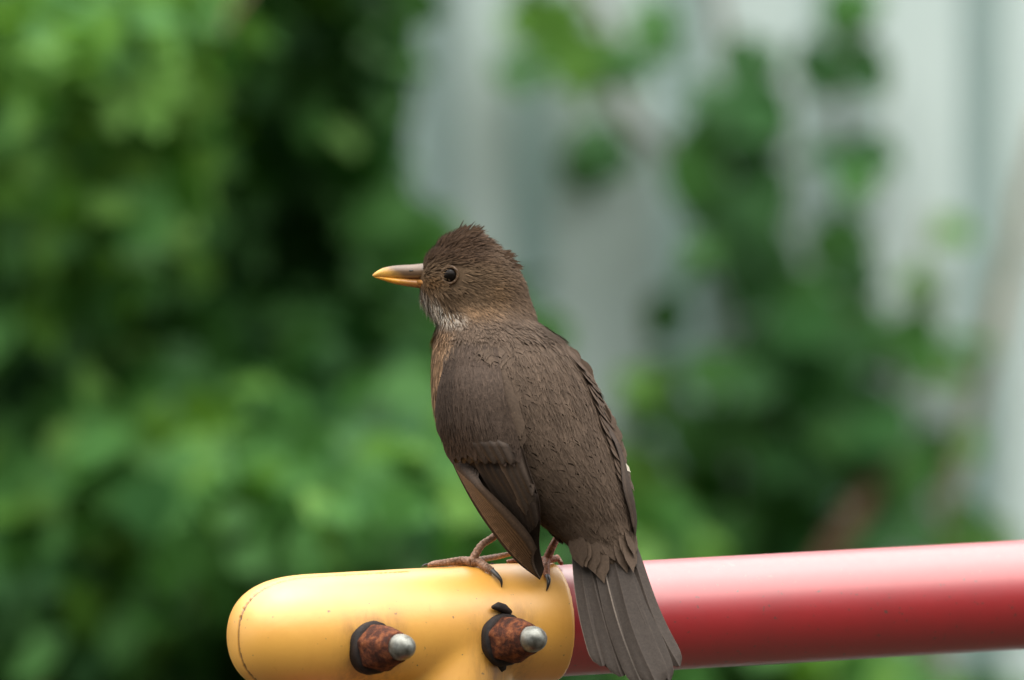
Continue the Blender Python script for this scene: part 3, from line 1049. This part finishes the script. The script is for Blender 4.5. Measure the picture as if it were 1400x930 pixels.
# ---- wings: a curved patch carrying rows of feathers
GAPS = [(.1, .1, .1), (.7, .8, .2), (1, 1, .4), (1, 1, .8), (1, 1, 1), (1, 1, 1), (1, 1, 1), (1, 1, 1)]
class Patch:
    def __init__(s, rows, gap=.0026, snap=False):
        A = []
        for row in rows:
            L = []
            for px, py, y in row:
                p = P(px, py, y * 1e-3)
                h = BVH.ray_cast(Vector(cam.location), (p - Vector(cam.location)).normalized())
                g = gap if snap else gap * GAPS[len(A)][len(L)]
                if h[0] is not None and (snap or h[0].y - g < p.y):
                    p = P(px, py, h[0].y - g)
                L.append(tuple(p))
            A.append(L)
        s.A = np.array(A)                      # rows, cols, 3
    def at(s, u, v):
        nr, nc = s.A.shape[:2]
        B = np.stack([catmull(s.A[:, j], np.array(v * (nr - 1))) for j in range(nc)])
        return catmull(B, np.array(u * (nc - 1)))
    def frame(s, u, v):
        e = .01
        p = s.at(u, v)
        du = s.at(u + e, v) - s.at(u - e, v)
        dv = s.at(u, min(v + e, 1)) - s.at(u, max(v - e, 0))
        nn = np.cross(du, dv); nn /= np.linalg.norm(nn) + 1e-12
        if nn[1] > 0:
            nn = -nn
        dv = dv / (np.linalg.norm(dv) + 1e-12)
        return p, nn, dv
    def shell(s, name, col, parent, sign=1):
        nu, nv = 18, 48
        V, F, C = [], [], []
        for i in range(nv + 1):
            for j in range(nu + 1):
                V.append(s.at(j / nu, i / nv)); C.append(col)
        for i in range(nv):
            for j in range(nu):
                o = i * (nu + 1) + j
                F.append((o, o + 1, o + nu + 2, o + nu + 1))
        # give it thickness
        n0 = len(V)
        ctr = []
        for i in range(nv + 1):
            for j in range(nu + 1):
                p, nn, dv = s.frame(j / nu, i / nv)
                V.append(p - nn * .0012); C.append(col)
        for i in range(nv):
            for j in range(nu):
                o = n0 + i * (nu + 1) + j
                F.append((o + nu + 1, o + nu + 2, o + 1, o))
        for i in range(nv):
            for j in (0, nu):
                o = i * (nu + 1) + j
                F.append((o, o + nu + 1, n0 + o + nu + 1, n0 + o))
        return mesh(name, V, F, M_FEATHER, parent, C)
    def long_feather(s, v0, v1, u0, u1, w0, w1, off, col, fringe, side=1, rows=16, tipround=.12, rampl=.3):
        """a flight feather along the patch, shaft at u0->u1, half-widths w0->w1 in u; side: where the broad vane lies"""
        colsx = (-1, -.86, -.5, -.05, .05, .5, .86, 1)
        V, F, C = [], [], []
        for i in range(rows + 1):
            t = i / rows
            v = v0 + (v1 - v0) * t
            u = u0 + (u1 - u0) * t
            w = w0 + (w1 - w0) * t
            if t > 1 - tipround:
                w *= math.sqrt(max(0.02, 1 - ((t - 1 + tipround) / tipround)**2))
            for cx in colsx:
                wide = 1.25 if cx * side > 0 else .75
                p, nn, dv = s.frame(float(np.clip(u + cx * w * wide, -.02, 1.02)), v)
                q = min(1, t / rampl)
                hh = off * q - .0014 * (1 - q) + (.00035 if abs(cx) < .1 else 0) - .0006 * cx * cx
                V.append(p + nn * hh)
                k = np.array(col) * (1.0 + .08 * math.sin(37 * t + 5 * cx))
                if abs(cx) > .8 and cx * side < 0:
                    k = np.array(fringe)
                elif abs(cx) < .1:
                    k = np.array(col) * .62
                elif abs(cx) > .8:
                    k = np.array(col) * .6
                C.append(k)
        m_ = len(colsx)
        for i in range(rows):
            for k in range(m_ - 1):
                o = i * m_ + k
                F.append((o, o + 1, o + m_ + 1, o + m_))
        return V, F, C

DARK = np.array([.060, .041, .030]); BRN = np.array([.098, .066, .046]); FR = np.array([.30, .205, .14])
lw = Patch([[(612, 488, 4), (640, 470, 4), (680, 476, 4)],
            [(602, 530, -5), (640, 528, -26), (690, 535, -32)],
            [(603, 580, -7), (650, 580, -28), (706, 584, -35)],
            [(615, 625, -9), (668, 630, -30), (722, 640, -36)],
            [(640, 677, -13), (690, 680, -29), (736, 682, -33)],
            [(667, 720, -15), (706, 722, -24), (738, 716, -28)],
            [(703, 765, -16), (722, 758, -18), (737, 748, -21)],
            [(738, 793, -15), (741, 787, -15.5), (744, 778, -16)]])
wing = lw.shell('wing', DARK * .8, bird)
# primaries: outermost lowest, a stack of narrow pale-edged vanes along the outer edge
npri = 9
for k in range(npri):
    f = k / (npri - 1)
    V, F, C = lw.long_feather(.40 + .008 * k, 1.0 - .018 * k, .03 + .20 * f, .20 + .62 * f, .055, .17, .0004 + .0006 * k, BRN * (1.35 - .15 * f), FR * (.95 - .15 * f), side=1, tipround=.06, rampl=.08)
    mesh('primary_feather', V, F, M_LONG, wing, C)
nsec = 6
for k in range(nsec):
    f = k / (nsec - 1)
    V, F, C = lw.long_feather(.34, .735 - .012 * abs(k - 3), .34 + .46 * f, .56 + .36 * f, .085, .15, .0020 + .0003 * k, DARK * (.82 + .10 * f), DARK * 1.5, side=1, tipround=.12)
    mesh('secondary_feather', V, F, M_LONG, wing, C)
for k in range(3):
    V, F, C = lw.long_feather(.22, .54 + .05 * (2 - k), .70 + .08 * k, .78 + .09 * k, .10, .11, .0036 + .0003 * k, np.array([.088, .062, .045]), np.array([.15, .105, .075]), side=1, tipround=.15)
    mesh('tertial_feather', V, F, M_LONG, wing, C)
for k in range(8):
    f = k / 7
    V, F, C = lw.long_feather(.26 + .02 * f, .44 - .02 * f, .08 + .62 * f, .14 + .68 * f, .07, .085, .0034 + .0003 * k, np.array([.078, .054, .039]) * NR.uniform(.9, 1.1), np.array([.105, .074, .054]), side=1, rows=12, tipround=.25, rampl=.5)
    mesh('covert_feather', V, F, M_LONG, wing, C)
def patch_bvh(pt):
    nu, nv = 20, 60
    V = [Vector(pt.at(j / nu, i / nv)) for i in range(nv + 1) for j in range(nu + 1)]
    F = [(i * (nu + 1) + j, i * (nu + 1) + j + 1, (i + 1) * (nu + 1) + j + 1, (i + 1) * (nu + 1) + j) for i in range(nv) for j in range(nu)]
    return BVHTree.FromPolygons(V, F)
LWB = patch_bvh(lw)
mb = MB()
for row, v in enumerate(np.arange(-.02, .335, .026)):
    nf = 11
    for k in range(nf):
        u = (k + .5 * (row % 2) + NR.uniform(-.2, .2)) / nf
        if u < .05 + .25 * max(0, v - .08) and v > .08:
            continue
        p, nn, dv = lw.frame(float(np.clip(u, 0, 1)), float(max(v, 0.0)))
        d = dv + NR.normal(0, .06, 3); d -= nn * d.dot(nn); d /= np.linalg.norm(d)
        base = np.array([.072, .050, .038]) * (1.05 - .15 * (u < .3))
        mb.add(*feather(p, d, nn, NR.uniform(.011, .015), NR.uniform(.008, .0105), base * NR.uniform(.78, 1.16), lift=.0005, sink=.0003, edge=1.22, cup=.010, on=LWB, off=.0036 * min(1, max(0, v - .06) / .20) + .0006))
for k in range(170):      # scapulars lapping over the inner edge of the wing
    u, v = .70 + .34 * NR.random(), NR.uniform(-.02, .30)
    if v < .10:
        u = NR.uniform(0, 1.04)
    p, nn, dv = lw.frame(float(u), float(max(0, v)))
    d = dv + NR.normal(0, .10, 3); d -= nn * d.dot(nn); d /= np.linalg.norm(d)
    q = to_px(p); q = (max(q[0], 640), q[1])
    mb.add(*feather(p - dv * .004, d, nn, NR.uniform(.010, .014), NR.uniform(.007, .009), plum(q[0], q[1], p[1]) * NR.uniform(.72, .95), lift=.0004, sink=.0006, edge=1.08, cup=.010, on=BVH if u > .95 or v < .02 else LWB, off=.0005 + .0036 * min(1, max(0, v - .06) / .20)))
for k in range(2600):
    u, v = NR.uniform(.08, 1.03), NR.uniform(0, 1)**1.3 * .34
    p, nn, dv = lw.frame(u, v)
    d = dv + NR.normal(0, .10, 3); d -= nn * d.dot(nn); d /= np.linalg.norm(d)
    up = .0036 * min(1, max(0, v - .06) / .20) + .0010
    q = to_px(p)
    mb.add(*strand(p, d, nn, NR.uniform(.004, .008), .0005 * NR.uniform(.7, 1.2), np.array([.078, .054, .040]) * (1.12 - .3 * (u < .3) * (v < .3)) * NR.uniform(.72, 1.3), .0005, NR.normal(0, .0005), on=LWB, off=up))
o = mb.build('wing_coverts', M_FEATHER, wing); o['kind'] = 'stuff'

rw = Patch([[(768, 470, -16), (778, 479, -10), (787, 488, 0)],
            [(796, 508, -16), (806, 518, -9), (813, 530, 0)],
            [(814, 550, -16), (824, 559, -9), (830, 569, -2)],
            [(829, 592, -17), (838, 599, -10), (843, 607, -5)],
            [(842, 628, -18), (850, 635, -12), (855, 641, -8)],
            [(847, 668, -24), (858, 672, -17), (864, 677, -12)],
            [(857, 705, -22), (865, 707, -17), (870, 709, -14)],
            [(860, 735, -20), (864, 737, -18), (868, 738, -16)]], gap=.0006, snap=True)
wing2 = rw.shell('wing', DARK * .9, bird)
for k in range(6):
    f = k / 5
    V, F, C = rw.long_feather(.25 + .03 * f, .98 - .05 * f, .92 - .7 * f, .80 - .6 * f, .16, .16, .0005 + .0004 * k, BRN * (.86 - .06 * f), FR * .8, side=-1, tipround=.10)
    mesh('primary_feather', V, F, M_LONG, wing2, C)
mb = MB()
for row, v in enumerate(np.arange(0, .6, .035)):
    for k in range(5):
        u = (k + .5 * (row % 2)) / 5
        p, nn, dv = rw.frame(float(np.clip(u, 0, 1)), float(v))
        d = dv + NR.normal(0, .06, 3); d -= nn * d.dot(nn); d /= np.linalg.norm(d)
        mb.add(*feather(p + nn * .0010, d, nn, NR.uniform(.009, .012), NR.uniform(.006, .008), np.array([.10, .069, .049]) * NR.uniform(.9, 1.1), lift=.0004, edge=1.08))
o = mb.build('wing_coverts', M_FEATHER, wing2); o['kind'] = 'stuff'
# one pale feather tip sticking out at the right flank
p = np.array(P(845, 628, -.010)); d = np.array(P(862, 647, -.012)) - p; L = np.linalg.norm(d); d /= L
nn = np.array([.3, -1, .3]); nn -= d * d.dot(nn); nn /= np.linalg.norm(nn)
V, F, C = feather(p, d, nn, L, .0030, (.60, .54, .44), lift=.001)
mesh('pale_feather', V, F, M_FEATHER, wing2, C)

# ---- tail
tail = None
tails = [  # base px,py  tip px,py  half width base,tip px  depth offset mm
    ((789, 722), (824, 911), 13, 18, 4.5, 1), ((799, 722), (850, 925), 14, 20, 3.4, 1), ((812, 720), (878, 940), 15, 20, 1.2, 1),
    ((826, 720), (899, 941), 15, 20, 0.0, 1), ((838, 722), (916, 932), 14, 18, 1.4, -1), ((853, 724), (928, 911), 12, 15, 2.8, -1),
    ((806, 722), (840, 918), 14, 18, 5.2, 1), ((842, 722), (908, 925), 13, 16, 4.6, -1)]
root_v = []
V, F = tube([P(818, 705, -.016), P(822, 735, -.0185), P(828, 765, -.022)], [.008, .011, .006], 16)
V = [Vector((v.x, -.019 + (v.y + .019) * .45, v.z)) for v in V]
tail = mesh('tail', V, F, M_FEATHER, bird, [(.085, .068, .057)] * len(V))
for (bx, by), (tx, ty), w0, w1, off, side in tails:
    colsx = (-1, -.9, -.5, -.07, -.03, .03, .07, .5, .9, 1)
    V, F, C = [], [], []
    rows = 22
    ang = math.atan2(tx - bx, ty - by); wig = NR.normal(0, 1.2)
    col = np.array([.060, .046, .037]) * NR.uniform(.9, 1.08)
    for i in range(rows + 1):
        t = i / rows
        cx0, cy0 = bx + (tx - bx) * t, by + (ty - by) * t
        cx0 += -6 * math.sin(math.pi * t) + wig * math.sin(2.2 * math.pi * t)
        w = w0 + (w1 - w0) * smooth(0, .75, t)
        if t > .87:
            w *= math.sqrt(max(.03, 1 - ((t - .87) / .13)**2))
        for c in colsx:
            wide = (1.2 if c * side > 0 else .8)
            px, py = cx0 + c * w * wide * math.cos(ang), cy0 - c * w * wide * math.sin(ang)
            hh = .0004 if abs(c) < .04 else (.0002 if abs(c) < .1 else 0)
            y = tail_y(py) + off * 1e-3 + .0011 * c * c - hh + .0003 * math.sin(9 * t + 4 * c)
            V.append(P(px, py, y))
            k = col * (1 + .05 * math.sin(60 * t + 20 * c))
            if abs(c) == 1:
                k = np.array([.24, .19, .15]) if (off == 4.5 and c < 0) else col * NR.uniform(1.1, 1.5)
            elif abs(c) < .04:
                k = np.array([.27, .22, .18]) * (.62 + .3 * math.sin(5 * t)) if off == 1.2 else col * 1.25
            C.append(k)
    m_ = len(colsx)
    for i in range(rows):
        for k in range(m_ - 1):
            o = i * m_ + k
            F.append((o, o + 1, o + m_ + 1, o + m_))
    mesh('tail_feather', V, F, M_LONG, tail, C)
# ---- legs and feet
SK = np.array([.34, .20, .135]); SK2 = np.array([.44, .19, .11])
def leg(parts, claws, tint):
    mb = MB()
    for pl, rr in parts:
        pl = np.array([tuple(p) for p in pl]); t = np.linspace(0, len(pl) - 1, 9 * len(pl))
        c = catmull(pl, t)
        rad = np.interp(t, np.arange(len(pl)), np.array(rr) * 1.1e-3)
        rad = rad * (1 + .07 * np.sin(np.arange(len(t)) * 2.1))
        V, F = tube(c, rad, 12)
        mb.add(V, F, [tint * NR.uniform(.75, 1.2) for _ in V])
    lg = mb.build('leg', M_SKIN, bird)
    for pl, rr in claws:
        pl = np.array([tuple(p) for p in pl]); t = np.linspace(0, len(pl) - 1, 12)
        c = catmull(pl, t)
        mesh('claw', *tube(c, np.interp(t, np.arange(len(pl)), np.array(rr) * 1e-3), 8), M_CLAW, lg)
    return lg
ob = on_bar
ftL = ob(645, 768, .0022)
leg([([P(700, 706, -.004), P(676, 733, .002), P(658, 746, ftL.y + .001), ftL], [2.0, 1.55, 1.5, 1.9]),
     ([ftL, ob(630, 766, .0022), ob(612, 769, .0018), ob(594, 771, .0014), ob(583, 772.5, .0009)], [1.9, 1.7, 1.5, 1.3, .7]),
     ([ftL, ob(655, 769, .0022), ob(664, 775, .0022), ob(673, 781, .0016)], [1.9, 1.8, 1.7, 1.5]),
     ([ftL, ftL + Vector((.003, .010, .0005)), P(681, 761, .019), P(699, 757, .020)], [1.6, 1.3, 1.2, .9]),
     ([ftL, ftL + Vector((-.006, .010, -.001)), ftL + Vector((-.012, .016, -.005))], [1.6, 1.3, 1.0])],
    [([ob(672, 780, .0018), ob(679, 786, .0030), ob(685, 794, .0026), ob(686, 803, .0004)], [1.35, 1.15, .75, .25]),
     ([ob(586, 772, .001), ob(580, 771, .0012), ob(575, 772, .0004)], [.7, .5, .2])], SK)
ftR = ob(747, 766, .0022)
leg([([P(778, 715, .004), P(764, 732, .008), P(755, 748, ftR.y), ftR], [1.8, 1.5, 1.6, 1.9]),
     ([ftR, ob(746, 773, .0022), ob(747, 781, .0018), ob(748, 788, .0016)], [1.9, 1.7, 1.5, 1.3]),
     ([ftR, ftR + Vector((.004, .004, .0006)), P(762, 763, .014), P(768, 771, .010)], [1.6, 1.4, 1.2, .8]),
     ([ftR, ftR + Vector((-.010, .004, .0000)), ftR + Vector((-.018, .004, -.001))], [1.6, 1.3, .9])],
    [([ob(748, 787, .0018), ob(750, 793, .0028), ob(749.5, 800, .0022), ob(747, 808, .0004)], [1.25, 1.05, .7, .22])], SK2)
# feathered thighs
mb = MB()
for ax_, bx_, in (((716, 680), (690, 716)), ((768, 700), (768, 724))):
    for k in range(70):
        f = NR.random()
        p = np.array(P(ax_[0] + (bx_[0] - ax_[0]) * f + NR.normal(0, 7 * (1 - f) + 2), ax_[1] + (bx_[1] - ax_[1]) * f, NR.normal(-.002, .004)))
        d = np.array([(bx_[0] - ax_[0]) * PX, 0, -(bx_[1] - ax_[1]) * PX]); d /= np.linalg.norm(d)
        nn = np.array([NR.normal(0, .4), -1, .2]); nn -= d * d.dot(nn); nn /= np.linalg.norm(nn)
        mb.add(*feather(p, d, nn, .007, .004, np.array([.06, .040, .028]) * NR.uniform(.7, 1.2)))
o = mb.build('thigh_feathers', M_FEATHER, body); o['kind'] = 'stuff'

settle()
